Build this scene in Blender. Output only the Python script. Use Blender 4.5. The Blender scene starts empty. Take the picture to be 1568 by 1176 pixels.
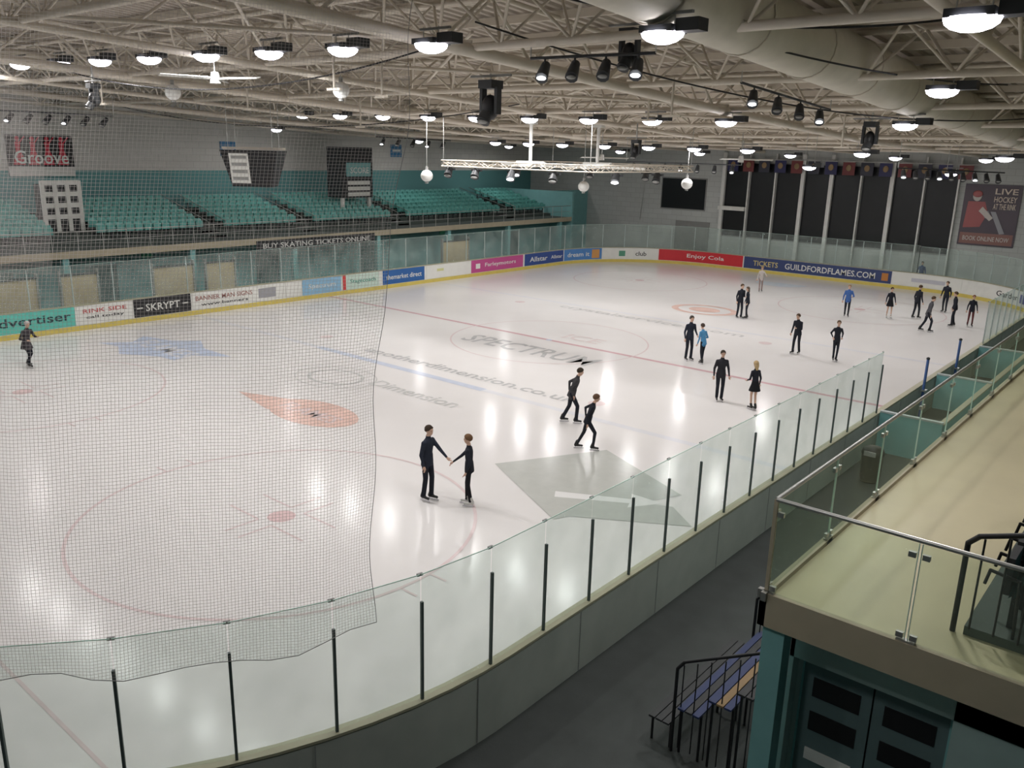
import bpy, math, random
import numpy as np
from mathutils import Vector, Matrix
random.seed(4)
D=bpy.data
SC=bpy.context.scene
SC.view_settings.view_transform='Standard'

# ---------------------------------------------------------------- materials
def mat(name,col,rough=0.6,metal=0.0,spec=0.4,var=0.12,scale=3.0,emit=None,estr=0.0,bump=0.0,bscale=40):
    m=D.materials.new(name); m.use_nodes=True; nt=m.node_tree; b=nt.nodes['Principled BSDF']
    tc=nt.nodes.new('ShaderNodeTexCoord'); nz=nt.nodes.new('ShaderNodeTexNoise'); nz.inputs['Scale'].default_value=scale
    nz.inputs['Detail'].default_value=4
    nt.links.new(tc.outputs['Object'],nz.inputs['Vector'])
    mx=nt.nodes.new('ShaderNodeMix'); mx.data_type='RGBA'
    mx.inputs[6].default_value=(*[max(0,c*(1-var)) for c in col],1)
    mx.inputs[7].default_value=(*[min(1,c*(1+var)) for c in col],1)
    nt.links.new(nz.outputs['Fac'],mx.inputs[0]); nt.links.new(mx.outputs[2],b.inputs['Base Color'])
    b.inputs['Roughness'].default_value=rough; b.inputs['Metallic'].default_value=metal
    b.inputs['Specular IOR Level'].default_value=spec
    if emit:
        b.inputs['Emission Color'].default_value=(*emit,1); b.inputs['Emission Strength'].default_value=estr
        m.cycles.emission_sampling='NONE'
    if bump>0:
        n2=nt.nodes.new('ShaderNodeTexNoise'); n2.inputs['Scale'].default_value=bscale
        nt.links.new(tc.outputs['Object'],n2.inputs['Vector'])
        bp=nt.nodes.new('ShaderNodeBump'); bp.inputs['Strength'].default_value=bump; bp.inputs['Distance'].default_value=0.02
        nt.links.new(n2.outputs['Fac'],bp.inputs['Height']); nt.links.new(bp.outputs[0],b.inputs['Normal'])
    return m

def glassmat(name,tint,haze,refl=0.05,hazecol=(.75,.85,.8)):
    m=D.materials.new(name); m.use_nodes=True; nt=m.node_tree; nt.nodes.clear()
    o=nt.nodes.new('ShaderNodeOutputMaterial'); t=nt.nodes.new('ShaderNodeBsdfTransparent'); t.inputs[0].default_value=(*tint,1)
    g=nt.nodes.new('ShaderNodeBsdfGlossy'); g.inputs['Roughness'].default_value=0.03; g.inputs[0].default_value=(.9,1,.95,1)
    d=nt.nodes.new('ShaderNodeBsdfDiffuse'); d.inputs[0].default_value=(*hazecol,1)
    lw=nt.nodes.new('ShaderNodeLayerWeight'); lw.inputs[0].default_value=refl
    tc=nt.nodes.new('ShaderNodeTexCoord'); nz=nt.nodes.new('ShaderNodeTexNoise'); nz.inputs['Scale'].default_value=1.3
    nt.links.new(tc.outputs['Object'],nz.inputs['Vector'])
    mm=nt.nodes.new('ShaderNodeMath'); mm.operation='MULTIPLY'; mm.inputs[1].default_value=haze*2
    nt.links.new(nz.outputs['Fac'],mm.inputs[0])
    a=nt.nodes.new('ShaderNodeMixShader'); b=nt.nodes.new('ShaderNodeMixShader')
    nt.links.new(mm.outputs[0],a.inputs[0]); nt.links.new(t.outputs[0],a.inputs[1]); nt.links.new(d.outputs[0],a.inputs[2])
    nt.links.new(lw.outputs['Fresnel'],b.inputs[0]); nt.links.new(a.outputs[0],b.inputs[1]); nt.links.new(g.outputs[0],b.inputs[2])
    nt.links.new(b.outputs[0],o.inputs[0])
    return m

def netmat(name,w,col):
    m=D.materials.new(name); m.use_nodes=True; nt=m.node_tree; nt.nodes.clear()
    o=nt.nodes.new('ShaderNodeOutputMaterial'); t=nt.nodes.new('ShaderNodeBsdfTransparent'); d=nt.nodes.new('ShaderNodeBsdfDiffuse'); d.inputs[0].default_value=(*col,1)
    uv=nt.nodes.new('ShaderNodeUVMap'); sp=nt.nodes.new('ShaderNodeSeparateXYZ'); nt.links.new(uv.outputs[0],sp.inputs[0])
    outs=[]
    for i in range(2):
        f=nt.nodes.new('ShaderNodeMath'); f.operation='FRACT'; nt.links.new(sp.outputs[i],f.inputs[0])
        l=nt.nodes.new('ShaderNodeMath'); l.operation='LESS_THAN'; l.inputs[1].default_value=w; nt.links.new(f.outputs[0],l.inputs[0]); outs.append(l)
    mx=nt.nodes.new('ShaderNodeMath'); mx.operation='MAXIMUM'; nt.links.new(outs[0].outputs[0],mx.inputs[0]); nt.links.new(outs[1].outputs[0],mx.inputs[1])
    s=nt.nodes.new('ShaderNodeMixShader'); nt.links.new(mx.outputs[0],s.inputs[0]); nt.links.new(t.outputs[0],s.inputs[1]); nt.links.new(d.outputs[0],s.inputs[2]); nt.links.new(s.outputs[0],o.inputs[0])
    return m

def wallmat(name,lower,upper,zsplit,brick=True):
    m=mat(name,upper,0.75,var=0.05); nt=m.node_tree; b=nt.nodes['Principled BSDF']
    tc=nt.nodes.new('ShaderNodeTexCoord'); br=nt.nodes.new('ShaderNodeTexBrick'); br.inputs['Scale'].default_value=1.0
    br.inputs['Brick Width'].default_value=0.9; br.inputs['Row Height'].default_value=0.4; br.inputs['Mortar Size'].default_value=0.012
    br.inputs['Color1'].default_value=(*upper,1); br.inputs['Color2'].default_value=(*[c*.93 for c in upper],1); br.inputs['Mortar'].default_value=(*[c*.7 for c in upper],1)
    sp=nt.nodes.new('ShaderNodeSeparateXYZ'); nt.links.new(tc.outputs['Object'],sp.inputs[0])
    ad=nt.nodes.new('ShaderNodeMath'); ad.operation='ADD'; nt.links.new(sp.outputs[0],ad.inputs[0]); nt.links.new(sp.outputs[1],ad.inputs[1])
    cb=nt.nodes.new('ShaderNodeCombineXYZ'); nt.links.new(ad.outputs[0],cb.inputs[0]); nt.links.new(sp.outputs[2],cb.inputs[1]); nt.links.new(cb.outputs[0],br.inputs['Vector'])
    gt=nt.nodes.new('ShaderNodeMath'); gt.operation='GREATER_THAN'; gt.inputs[1].default_value=zsplit; nt.links.new(sp.outputs[2],gt.inputs[0])
    mx=nt.nodes.new('ShaderNodeMix'); mx.data_type='RGBA'; mx.inputs[6].default_value=(*lower,1)
    nt.links.new(gt.outputs[0],mx.inputs[0]); nt.links.new(br.outputs['Color'],mx.inputs[7]); nt.links.new(mx.outputs[2],b.inputs['Base Color'])
    return m

M={}
IR,IS=.16,.075
M['ice']=mat('ice_surface',(.71,.69,.68),IR,spec=IS,var=0.07,scale=0.3,bump=0.02,bscale=7)
M['black']=mat('black_metal',(.015,.015,.017),0.45)
M['dark']=mat('dark_plastic',(.03,.032,.035),0.5)
M['grey']=mat('grey_paint',(.28,.28,.27),0.6)
M['post']=mat('glass_post_dark',(.07,.095,.09),0.5)
M['postl']=mat('glass_post_light',(.45,.5,.5),0.5)
M['board']=mat('board_white',(.72,.72,.68),0.4)
M['boardout']=mat('board_outer_grey',(.42,.44,.40),0.7,var=.2,scale=1.5)
M['yellow']=mat('kickplate_yellow',(.62,.5,.12),0.5)
M['cap']=mat('board_cap_cream',(.38,.36,.25),0.5)
M['floor']=mat('rubber_floor',(.055,.062,.06),0.7,var=.25,scale=2,bump=.1)
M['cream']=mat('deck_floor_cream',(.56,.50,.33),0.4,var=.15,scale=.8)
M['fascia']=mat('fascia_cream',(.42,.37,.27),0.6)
M['teal']=mat('teal_paint',(.20,.43,.43),0.6)
M['tealdk']=mat('teal_dark_paint',(.06,.14,.14),0.6)
M['seat']=mat('seat_teal',(.14,.44,.40),0.35,spec=.5)
M['step']=mat('terrace_concrete',(.08,.10,.09),0.8)
M['truss']=mat('truss_cream_paint',(.64,.58,.49),0.5)
M['roof']=mat('roof_deck_tan',(.44,.39,.33),0.7)
M['duct']=mat('duct_cream_fabric',(.66,.62,.52),0.6)
M['win']=mat('window_black_blind',(.012,.013,.015),0.3)
M['white']=mat('white_paint',(.75,.75,.72),0.5)
M['steel']=mat('brushed_steel',(.5,.5,.48),0.35,metal=.8)
M['tan']=mat('tan_plywood',(.5,.38,.24),0.6)
M['wood']=mat('bench_wood',(.26,.17,.08),0.5)
M['bblue']=mat('bench_blue',(.025,.04,.12),0.5)
M['lamp']=mat('lamp_lens',(.9,.9,.9),0.4,emit=(.93,.90,1),estr=14)
M['lamp2']=mat('spot_lens',(.9,.9,.9),0.4,emit=(.95,.97,1),estr=6)
M['glass']=glassmat('rink_glass',(.87,.95,.92),.14)
M['dglass']=glassmat('railing_glass',(.84,.92,.84),.10,hazecol=(.6,.7,.6))
M['gedge']=mat('glass_edge_green',(.55,.74,.66),0.3)
M['net']=netmat('net_mesh',.075,(.62,.58,.56))
M['hem']=mat('net_rope',(.3,.3,.29),.8)
M['wallL']=wallmat('wall_brick_teal_band',(.14,.35,.35),(.68,.67,.63),6.65)
M['wallE']=wallmat('wall_end_grey',(.55,.57,.55),(.55,.57,.55),2)
M['wallN']=mat('wall_pale_teal',(.34,.46,.44),0.7)

# ---------------------------------------------------------------- geometry accumulator
class G:
    def __init__(s): s.v=[];s.f=[];s.m=[];s.mats=[];s.sm=[];s.uv=None
    def mi(s,k):
        if k not in s.mats: s.mats.append(k)
        return s.mats.index(k)
    def add(s,vs,fs,k,smooth=False):
        o=len(s.v); s.v+= [tuple(float(c) for c in p) for p in vs]; i=s.mi(k)
        for f in fs: s.f.append(tuple(a+o for a in f)); s.m.append(i); s.sm.append(smooth)
    def box(s,a,b,k):
        x0,y0,z0=[min(a[i],b[i]) for i in range(3)];x1,y1,z1=[max(a[i],b[i]) for i in range(3)]
        s.add([(x0,y0,z0),(x1,y0,z0),(x1,y1,z0),(x0,y1,z0),(x0,y0,z1),(x1,y0,z1),(x1,y1,z1),(x0,y1,z1)],
          [(0,3,2,1),(4,5,6,7),(0,1,5,4),(1,2,6,5),(2,3,7,6),(3,0,4,7)],k)
    def obox(s,c,ex,ey,ez,k):
        c,ex,ey,ez=[np.array(q,float) for q in (c,ex,ey,ez)]
        vs=[c+sx*ex+sy*ey+sz*ez for sz in(-1,1) for sx,sy in((-1,-1),(1,-1),(1,1),(-1,1))]
        s.add(vs,[(0,3,2,1),(4,5,6,7),(0,1,5,4),(1,2,6,5),(2,3,7,6),(3,0,4,7)],k)
    def tube(s,a,b,r0,k,r1=None,n=8,caps=True,smooth=True):
        a=np.array(a,float);b=np.array(b,float);r1=r0 if r1 is None else r1
        d=b-a;L=np.linalg.norm(d)
        if L<1e-6:return
        d/=L;t=np.array([0,0,1.]) if abs(d[2])<.9 else np.array([1.,0,0])
        x=np.cross(d,t);x/=np.linalg.norm(x);y=np.cross(d,x)
        vs=[];
        for c,r in((a,r0),(b,r1)):
            for i in range(n):
                q=2*math.pi*i/n; vs.append(c+r*(math.cos(q)*x+math.sin(q)*y))
        fs=[(i,(i+1)%n,n+(i+1)%n,n+i) for i in range(n)]
        s.add(vs,fs,k,smooth)
        if caps: s.add(vs,[tuple(range(n))[::-1],tuple(range(n,2*n))],k)
    def path(s,pts,r,k,n=8):
        for i in range(len(pts)-1): s.tube(pts[i],pts[i+1],r,k,n=n)
        for p in pts[1:-1]: s.ball(p,(r,r,r),k,8,5)
    def ball(s,c,r,k,n=12,m=8,R=None,zmin=-1.1,zmax=1.1):
        vs=[];fs=[];c=np.array(c,float)
        R=np.eye(3) if R is None else np.array(R)
        for j in range(m+1):
            th=math.pi*j/m
            for i in range(n):
                ph=2*math.pi*i/n
                p=np.array([math.sin(th)*math.cos(ph),math.sin(th)*math.sin(ph),min(zmax,max(zmin,math.cos(th)))])*np.array(r)
                vs.append(c+R@p)
        for j in range(m):
            for i in range(n): fs.append((j*n+i,(j+1)*n+i,(j+1)*n+(i+1)%n,j*n+(i+1)%n))
        s.add(vs,fs,k,True)
    def loft(s,rings,k,smooth=True,cap=True):
        n=len(rings[0]);vs=[p for r in rings for p in r];fs=[]
        for j in range(len(rings)-1):
            for i in range(n): fs.append((j*n+i,j*n+(i+1)%n,(j+1)*n+(i+1)%n,(j+1)*n+i))
        if cap: fs+= [tuple(range(n))[::-1],tuple(range((len(rings)-1)*n,len(rings)*n))]
        s.add(vs,fs,k,smooth)
    def obj(s,name,parent=None,loc=None,recalc=False):
        me=D.meshes.new(name); me.from_pydata(s.v,[],s.f)
        for k in s.mats: me.materials.append(M[k] if isinstance(k,str) else k)
        me.polygons.foreach_set('material_index',s.m); me.polygons.foreach_set('use_smooth',s.sm)
        if s.uv is not None:
            u=me.uv_layers.new(name='UVMap'); 
            for l in me.loops: u.data[l.index].uv=s.uv[l.vertex_index]
        me.update()
        o=D.objects.new(name,me); SC.collection.objects.link(o)
        if parent: o.parent=parent
        return o

_tc={}
def textgeo(body):
    if body in _tc: return _tc[body]
    c=D.curves.new('tmp','FONT'); c.body=body; c.offset=0.012; c.resolution_u=2
    o=D.objects.new('tmp',c); SC.collection.objects.link(o)
    dg=bpy.context.evaluated_depsgraph_get(); me=o.evaluated_get(dg).to_mesh()
    v=np.array([tuple(p.co) for p in me.vertices]); f=[tuple(p.vertices) for p in me.polygons]
    o.evaluated_get(dg).to_mesh_clear(); D.objects.remove(o); D.curves.remove(c)
    mn=v.min(0);mx=v.max(0); v=(v-mn)/(mx-mn+1e-9)
    _tc[body]=(v,f,(mx-mn)[0]/(mx-mn)[1]); return _tc[body]

# ---------------------------------------------------------------- rink layout
XF,XN,YE,R=-38.96,-7.07,60.35,8.5
L1=YE-2*R; L2=(XN-XF)-2*R; CQ=math.pi/2*R; PER=2*L1+2*L2+4*CQ
def per(s,off=0.0):
    s=s%PER
    segs=[('e',L1),('ne',CQ),('n',L2),('nw',CQ),('w',L1),('sw',CQ),('s',L2),('se',CQ)]
    for k,L in segs:
        if s<=L: break
        s-=L
    if k=='e': p=(XN,R+s);n=(1,0)
    elif k=='n': p=(XN-R-s,YE);n=(0,1)
    elif k=='w': p=(XF,YE-R-s);n=(-1,0)
    elif k=='s': p=(XF+R+s,0);n=(0,-1)
    else:
        c,a0={'ne':((XN-R,YE-R),0),'nw':((XF+R,YE-R),90),'sw':((XF+R,R),180),'se':((XN-R,R),270)}[k]
        a=math.radians(a0)+s/R; n=(math.cos(a),math.sin(a)); p=(c[0]+R*n[0],c[1]+R*n[1])
    return (p[0]+n[0]*off,p[1]+n[1]*off),n
def sE(Y): return Y-R
def sN(X): return L1+CQ+(XN-R-X)
def sW(Y): return L1+CQ+L2+CQ+(YE-R-Y)
def strip(g,s0,s1,z0,z1,off,k,step=0.6,thick=0,flip=False):
    n=max(1,int(abs(s1-s0)/step)); 
    pts=[s0+(s1-s0)*i/n for i in range(n+1)]
    vs=[];fs=[]
    for q in pts:
        (x,y),_=per(q,off); vs+=[(x,y,z0),(x,y,z1)]
        if thick:
            (x,y),_=per(q,off+thick); vs+=[(x,y,z0),(x,y,z1)]
    if not thick:
        for i in range(n): fs.append((2*i,2*i+2,2*i+3,2*i+1))
    else:
        for i in range(n):
            a=4*i;b=a+4
            fs+=[(a,b,b+1,a+1),(a+2,a+3,b+3,b+2),(a+1,b+1,b+3,a+3),(a,a+2,b+2,b)]
        fs+=[(0,1,3,2),(4*n,4*n+2,4*n+3,4*n+1)]
    g.add(vs,fs,k)

# ice
g=G(); n=200
ring=[per(PER*i/n,-0.0)[0] for i in range(n)]
g.add([(x,y,0.0) for x,y in ring]+[(x,y,-0.1) for x,y in ring],[tuple(range(n))]+[(i,n+i,n+(i+1)%n,(i+1)%n) for i in range(n)],'ice')
g.obj('ice_rink_surface')

# boards
g=G()
strip(g,0,PER,0,1.12,0.0,'board',thick=.10)
boards=g.obj('rink_dasher_boards')
g=G(); strip(g,-CQ-2,L1+CQ,0.0,1.10,0.101,'boardout',thick=.03); strip(g,sN(-15),PER-CQ,0.0,1.10,0.101,'boardout',thick=.03)
s=-CQ-2
while s<L1:
    (x,y),nn=per(s,.135); g.obox((x,y,.55),(-nn[1]*.006,nn[0]*.006,0),(nn[0]*.004,nn[1]*.004,0),(0,0,.54),'grey'); s+=2.44
g.obj('outer_panels',parent=boards)
g=G(); strip(g,0,PER,0.0,.22,-0.012,'yellow',thick=.011); strip(g,0,PER,1.12,1.16,-0.03,'cap',thick=.17)
g.obj('kickplate_and_cap',parent=boards)

# adverts
adm={}
def adcol(c):
    if c not in adm: adm[c]=mat('advert_paint_%d'%len(adm),c,0.4,var=.05)
    return adm[c]
def advert(s0,s1,col,parts,z0=.25,z1=1.1):
    """s0>s1 : reading direction is decreasing s"""
    g=G(); strip(g,s0,s1,z0,z1,-0.02,adcol(col),thick=.018)
    W=abs(s0-s1); H=z1-z0
    for (txt,cx,cy,w,h,tc) in parts:
        if txt=='rect':
            a=s0-(cx-w/2)*W; strip(g,a,a-w*W,z0+(cy-h/2)*H,z0+(cy+h/2)*H,-0.024,adcol(tc),thick=.003)
            continue
        v,f,asp=textgeo(txt); ww=w*W; hh=h*H
        vs=[]
        for p in v:
            (x,y),_=per(s0-((cx*W)-ww/2+p[0]*ww),-0.028); vs.append((x,y,z0+cy*H-hh/2+p[1]*hh))
        g.add(vs,f,adcol(tc))
    g.obj('advertising_board',parent=boards)
WH=(.72,.72,.68);BK=(.02,.02,.022)
advert(sW(9),sW(16),(.12,.5,.42),[('Surrey Advertiser',.55,.5,.85,.6,(.02,.04,.05))])
advert(sW(16.1),sW(18.6),WH,[('RINK SIDE',.5,.7,.8,.22,(.5,.08,.08)),('call today',.5,.35,.7,.2,BK)])
advert(sW(18.7),sW(21.6),BK,[('SKRYPT',.5,.5,.6,.42,WH),('rect',.1,.5,.1,.08,WH),('rect',.9,.5,.1,.08,WH)])
advert(sW(21.7),sW(27.1),WH,[('BANNER MAN SIGNS',.33,.65,.6,.28,(.3,.12,.1)),('www.banners',.33,.28,.5,.18,BK),('rect',.8,.5,.2,.6,(.3,.3,.32))])
advert(sW(27.2),sW(28.2),WH,[])
advert(sW(28.3),sW(31),(.25,.45,.62),[('Spectrum',.5,.5,.7,.4,WH)])
advert(sW(31.1),sW(33.9),(.55,.68,.6),[('rect',.05,.5,.08,1,(.6,.05,.05)),('Stagecoach',.55,.5,.7,.35,(.05,.25,.2))])
advert(sW(34.2),sW(37.7),(.03,.12,.35),[('themarket direct',.5,.5,.85,.35,WH)])
advert(sW(37.9),sW(42),WH,[('rect',.3,.6,.15,.2,(.6,.6,.3))])
advert(sW(42.1),sW(47.6),(.5,.08,.25),[('Farleymotors',.55,.5,.6,.4,WH),('rect',.12,.5,.08,.4,WH)])
advert(sW(47.8),sW(51.85)-.6,(.03,.07,.25),[('Allstar',.35,.5,.45,.42,WH),('Allstar',.82,.5,.3,.3,WH)])
advert(sW(51.85)-.7,sW(51.85)-4.4,(.08,.22,.5),[('dream it',.4,.5,.6,.4,WH),('rect',.85,.5,.2,.8,(.6,.3,.1))])
advert(sW(51.85)-4.6,sN(-30.46)+4.4,WH,[('rect',.35,.5,.12,.5,(.1,.3,.2)),('club',.7,.5,.2,.4,BK)])
advert(sN(-30.46)+4.3,sN(-27.9),(.55,.03,.04),[('Enjoy Cola',.55,.5,.45,.45,WH)])
advert(sN(-27.8),sN(-17.1),(.04,.06,.16),[('TICKETS',.16,.5,.18,.45,(.6,.5,.2)),('GUILDFORDFLAMES.COM',.60,.5,.60,.5,(.72,.72,.68)),('rect',.96,.5,.04,.6,(.5,.2,.05))])
advert(sN(-16.9),sN(-15.57)-3,WH,[('rect',.5,.5,.5,.3,(.5,.5,.55))])
advert(L1+CQ-5,L1+CQ-9,WH,[('Garden',.4,.5,.5,.4,BK),('rect',.8,.5,.2,.6,(.1,.1,.3))])

# glass barrier
def glass_run(name,s0,s1,pitch,zt,pk,pw,ph,clips=False):
    g=G();p=G();n=int(round((s1-s0)/pitch)); pitch=(s1-s0)/n
    for i in range(n):
        a=s0+i*pitch+.008;b=s0+(i+1)*pitch-.008
        (x0,y0),n0=per(a,.05);(x1,y1),n1=per(b,.05)
        t=.006
        g.add([(x0,y0,1.16),(x1,y1,1.16),(x1,y1,zt),(x0,y0,zt)],[(0,1,2,3)],'glass')
        vs=[];
        for (x,y,nn) in((x0,y0,n0),(x1,y1,n1)):
            for z in(zt-.006,zt+.004):
                vs+=[(x-nn[0]*t,y-nn[1]*t,z),(x+nn[0]*t,y+nn[1]*t,z)]
        g.add(vs,[(2,3,7,6),(0,4,6,2),(1,3,7,5),(0,1,5,4)],'gedge')
    for i in range(n+1):
        (x,y),nn=per(s0+i*pitch,.075); tx,ty=-nn[1],nn[0]
        p.obox((x,y,(1.14+ph)/2),(tx*pw,ty*pw,0),(nn[0]*.02,nn[1]*.02,0),(0,0,(ph-1.14)/2),pk)
        p.obox((x-nn[0]*.05,y-nn[1]*.05,zt-.01),(tx*.04,ty*.04,0),(nn[0]*.015,nn[1]*.015,0),(0,0,.018),'grey')
    o=p.obj(name); gg=g.obj('glass_panels',parent=o); return o
glass_run('rink_glass_barrier',-.35-1.22*16,sE(25.1),1.22,3.0,'post',.017,2.62)
glass_run('rink_glass_barrier',sE(38.5),sN(-15.57),1.22,2.9,'postl',.02,2.9)
glass_run('rink_glass_barrier',sN(-15.57),PER-.35-1.22*16,1.83,2.95,'postl',.02,2.95)

# ice markings
g=G()
def im(name,c,v=.1,sc=3): return mat(name,c,IR+.02,spec=IS,var=v,scale=sc)
RED=im('ice_line_red',(.60,.40,.42));PK=im('ice_line_pink',(.66,.55,.55));IC=im('ice_text_pink',(.68,.60,.59))
BLU=im('ice_line_blue',(.53,.57,.67));BL2=im('ice_line_blue_pale',(.66,.66,.69),.05)
GR=im('ice_logo_grey',(.48,.48,.48),.25,2);DM=im('ice_text_grey',(.54,.54,.53),.2,2);LG=im('ice_logo_pale_grey',(.47,.48,.45),.08)
OR=im('ice_logo_orange',(.69,.49,.43),.3,1.5);LB=im('ice_logo_blue',(.50,.56,.70),.25,1.5);DT=im('ice_dot_red',(.64,.48,.48));IW=im('ice_logo_white',(.72,.72,.71),.03)
Z=[.004]
def flat(pts,k):
    g.add([(x,y,Z[0]) for x,y in pts],[tuple(range(len(pts)))],k); Z[0]+=.00005
def ringm(cx,cy,r,w,k,a0=0,a1=360,n=72,sy=1):
    vs=[];
    for i in range(n+1):
        a=math.radians(a0+(a1-a0)*i/n)
        for q in(r-w/2,r+w/2): vs.append((cx+q*math.cos(a),cy+q*sy*math.sin(a),Z[0]))
    g.add(vs,[(2*i,2*i+1,2*i+3,2*i+2) for i in range(n)],k); Z[0]+=.00005
def disc(cx,cy,r,k,sy=1): flat([(cx+r*math.cos(2*math.pi*i/40),cy+r*sy*math.sin(2*math.pi*i/40)) for i in range(40)],k)
def rect(x0,y0,x1,y1,k): flat([(x0,y0),(x1,y0),(x1,y1),(x0,y1)],k)
def itext(t,x0,x1,y,h,k,shear=0):
    v,f,a=textgeo(t); g.add([(x0+p[0]*(x1-x0)+shear*p[1]*h,y+p[1]*h,Z[0]) for p in v],f,k); Z[0]+=.00005
XC=(XF+XN)/2;YC=YE/2
rect(XF+.05,YC-.12,XN-.05,YC+.12,RED)
rect(XF+.05,21.65,XN-.05,21.95,BL2); rect(-29,21.62,-19.5,21.98,BLU); rect(XF+.05,38.4,XN-.05,38.7,BL2)
for yy in(4.0,YE-4.0): rect(XF+1.6,yy-.03,XN-1.6,yy+.03,PK)
ringm(XC,YC,4.5,.07,PK); disc(XC,YC,.15,BLU)
for sx in(-1,1):
    for yy in(10.5,YE-10.5):
        cx=XC+sx*7.4
        ringm(cx,yy,4.5,.08,PK); disc(cx,yy,.32,DT)
        for a in(-1,1):
            for b in(-1,1):
                rect(cx+a*.25,yy+b*.45-.03,cx+a*1.4,yy+b*.45+.03,PK); rect(cx+a*.25-.03,yy+b*.45,cx+a*.25+.03,yy+b*1.3,PK)
        for b in(-1,1): rect(cx-4.95,yy+b*.4-.03,cx-4.5,yy+b*.4+.03,PK); rect(cx+4.5,yy+b*.4-.03,cx+4.95,yy+b*.4+.03,PK)
    for yy in(23.3,37): disc(XC+sx*7.4,yy,.3,PK)
CR=im('crease_blue',(.60,.66,.72))
for yy,a in((4,0),(YE-4,180)):
    ringm(XC,yy,1.8,.06,PK,a,a+180)
    flat([(XC+1.78*math.cos(math.radians(a+180*i/24)),yy+1.78*math.sin(math.radians(a+180*i/24))) for i in range(25)],CR)
# logos
disc(-21.6,15.9,1.9,OR,.55); flat([(-25.4,15.6),(-23,15.1),(-20,16.0),(-22.5,16.6)],OR)
itext('FLAMES',-23.0,-20.3,15.55,.6,PK)
flat([(-36,15.6),(-34.8,15.9),(-33.5,15.3),(-32,16.2),(-31,16.3),(-31.3,17.2),(-30,18.2),(-32,18.2),(-33.5,18.9),(-34.3,18),(-36,17.6),(-35.2,16.7)],LB); itext('FLAMES',-35,-31.2,16.6,1.0,BL2)
ringm(-24.6,19.2,1.15,.15,DM,sy=.75); ringm(-24.6,19.2,1.75,.05,DM,sy=.75)
itext('SPECTRUM',-26.0,-19.0,27.3,1.4,GR); itext('ICE',-23.0,-21.0,31.0,1.0,IC)
itext('anotherdimension.co.uk',-27.2,-16.2,22.7,.7,GR); itext('Dimension',-23.0,-18.8,19.4,.7,DM)
itext('crystalservices.com',-28,-17,37.2,.9,DM)
ringm(-21.8,42.8,1.7,.4,OR,sy=.8); disc(-21.8,42.8,.9,OR,.8)
flat([(-14.3,16.5),(-12.7,19.6),(-9.4,18.1),(-10.9,14.7)],LG); flat([(-12.4,15.9),(-9.2,17.3),(-8.3,16.6),(-10.9,15.0)],LG)
flat([(-11.9,16.1),(-10.2,17.0),(-10.4,17.3),(-9.5,17.3),(-10.0,16.5),(-10.1,16.75),(-11.7,15.8)],IW)
g.obj('ice_line_markings')

# ---------------------------------------------------------------- room shell
def ZL(y): return float(np.interp(y,[-12,0,12,25,39,63],[11.9,11.2,10.5,9.8,9.2,8.8]))
def ZD(y): return ZL(y)+float(np.interp(y,[0,62],[1.5,.75]))
X0,X1,Y0,Y1=-50.5,9.0,-9.0,62.5
g=G()
def oring(off): return [per(PER*i/200,off)[0] for i in range(200)]
inn=oring(.05); out=[]
for x,y in inn:
    dx,dy=x-XC,y-YC; t=min((X1-XC)/dx if dx>0 else (X0-XC)/dx if dx<0 else 1e9,(Y1-YC)/dy if dy>0 else (Y0-YC)/dy if dy<0 else 1e9)
    out.append((XC+dx*t,YC+dy*t))
g.add([(x,y,0) for x,y in inn]+[(x,y,0) for x,y in out],[(i,200+i,200+(i+1)%200,(i+1)%200) for i in range(200)],'floor')
g.box((X0-.3,Y0-.3,-.4),(X1+.3,Y1+.3,-.15),'floor')
g.obj('floor')
g=G(); g.box((X0-.25,Y0,-.1),(X0,Y1,13),'wallL'); g.obj('wall_west')
g=G(); g.box((X0,Y1,-.1),(X1,Y1+.25,10),'wallE'); g.obj('wall_north')
g=G(); g.box((X1,Y0,-.1),(X1+.25,Y1,13.5),'wallL'); g.obj('wall_east')
g=G(); g.box((X0,Y0-.25,-.1),(X1,Y0,13.8),'wallL'); g.obj('wall_south')
# ceiling : ribbed deck following the roof fall
g=G(); xs=[];zs=[]
x=X0
while x<X1:
    for dx,dz in((0,0),(.14,0),(.18,.07),(.32,.07),): xs.append(x+dx);zs.append(dz)
    x+=.36
ys=list(np.arange(Y0,Y1+.1,5.96)); 
vs=[];nx=len(xs)
for y in ys:
    for a,b in zip(xs,zs): vs.append((a,y,ZD(y)+b))
g.add(vs,[(j*nx+i,(j+1)*nx+i,(j+1)*nx+i+1,j*nx+i+1) for j in range(len(ys)-1) for i in range(nx-1)],'roof')
g.obj('ceiling')

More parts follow.
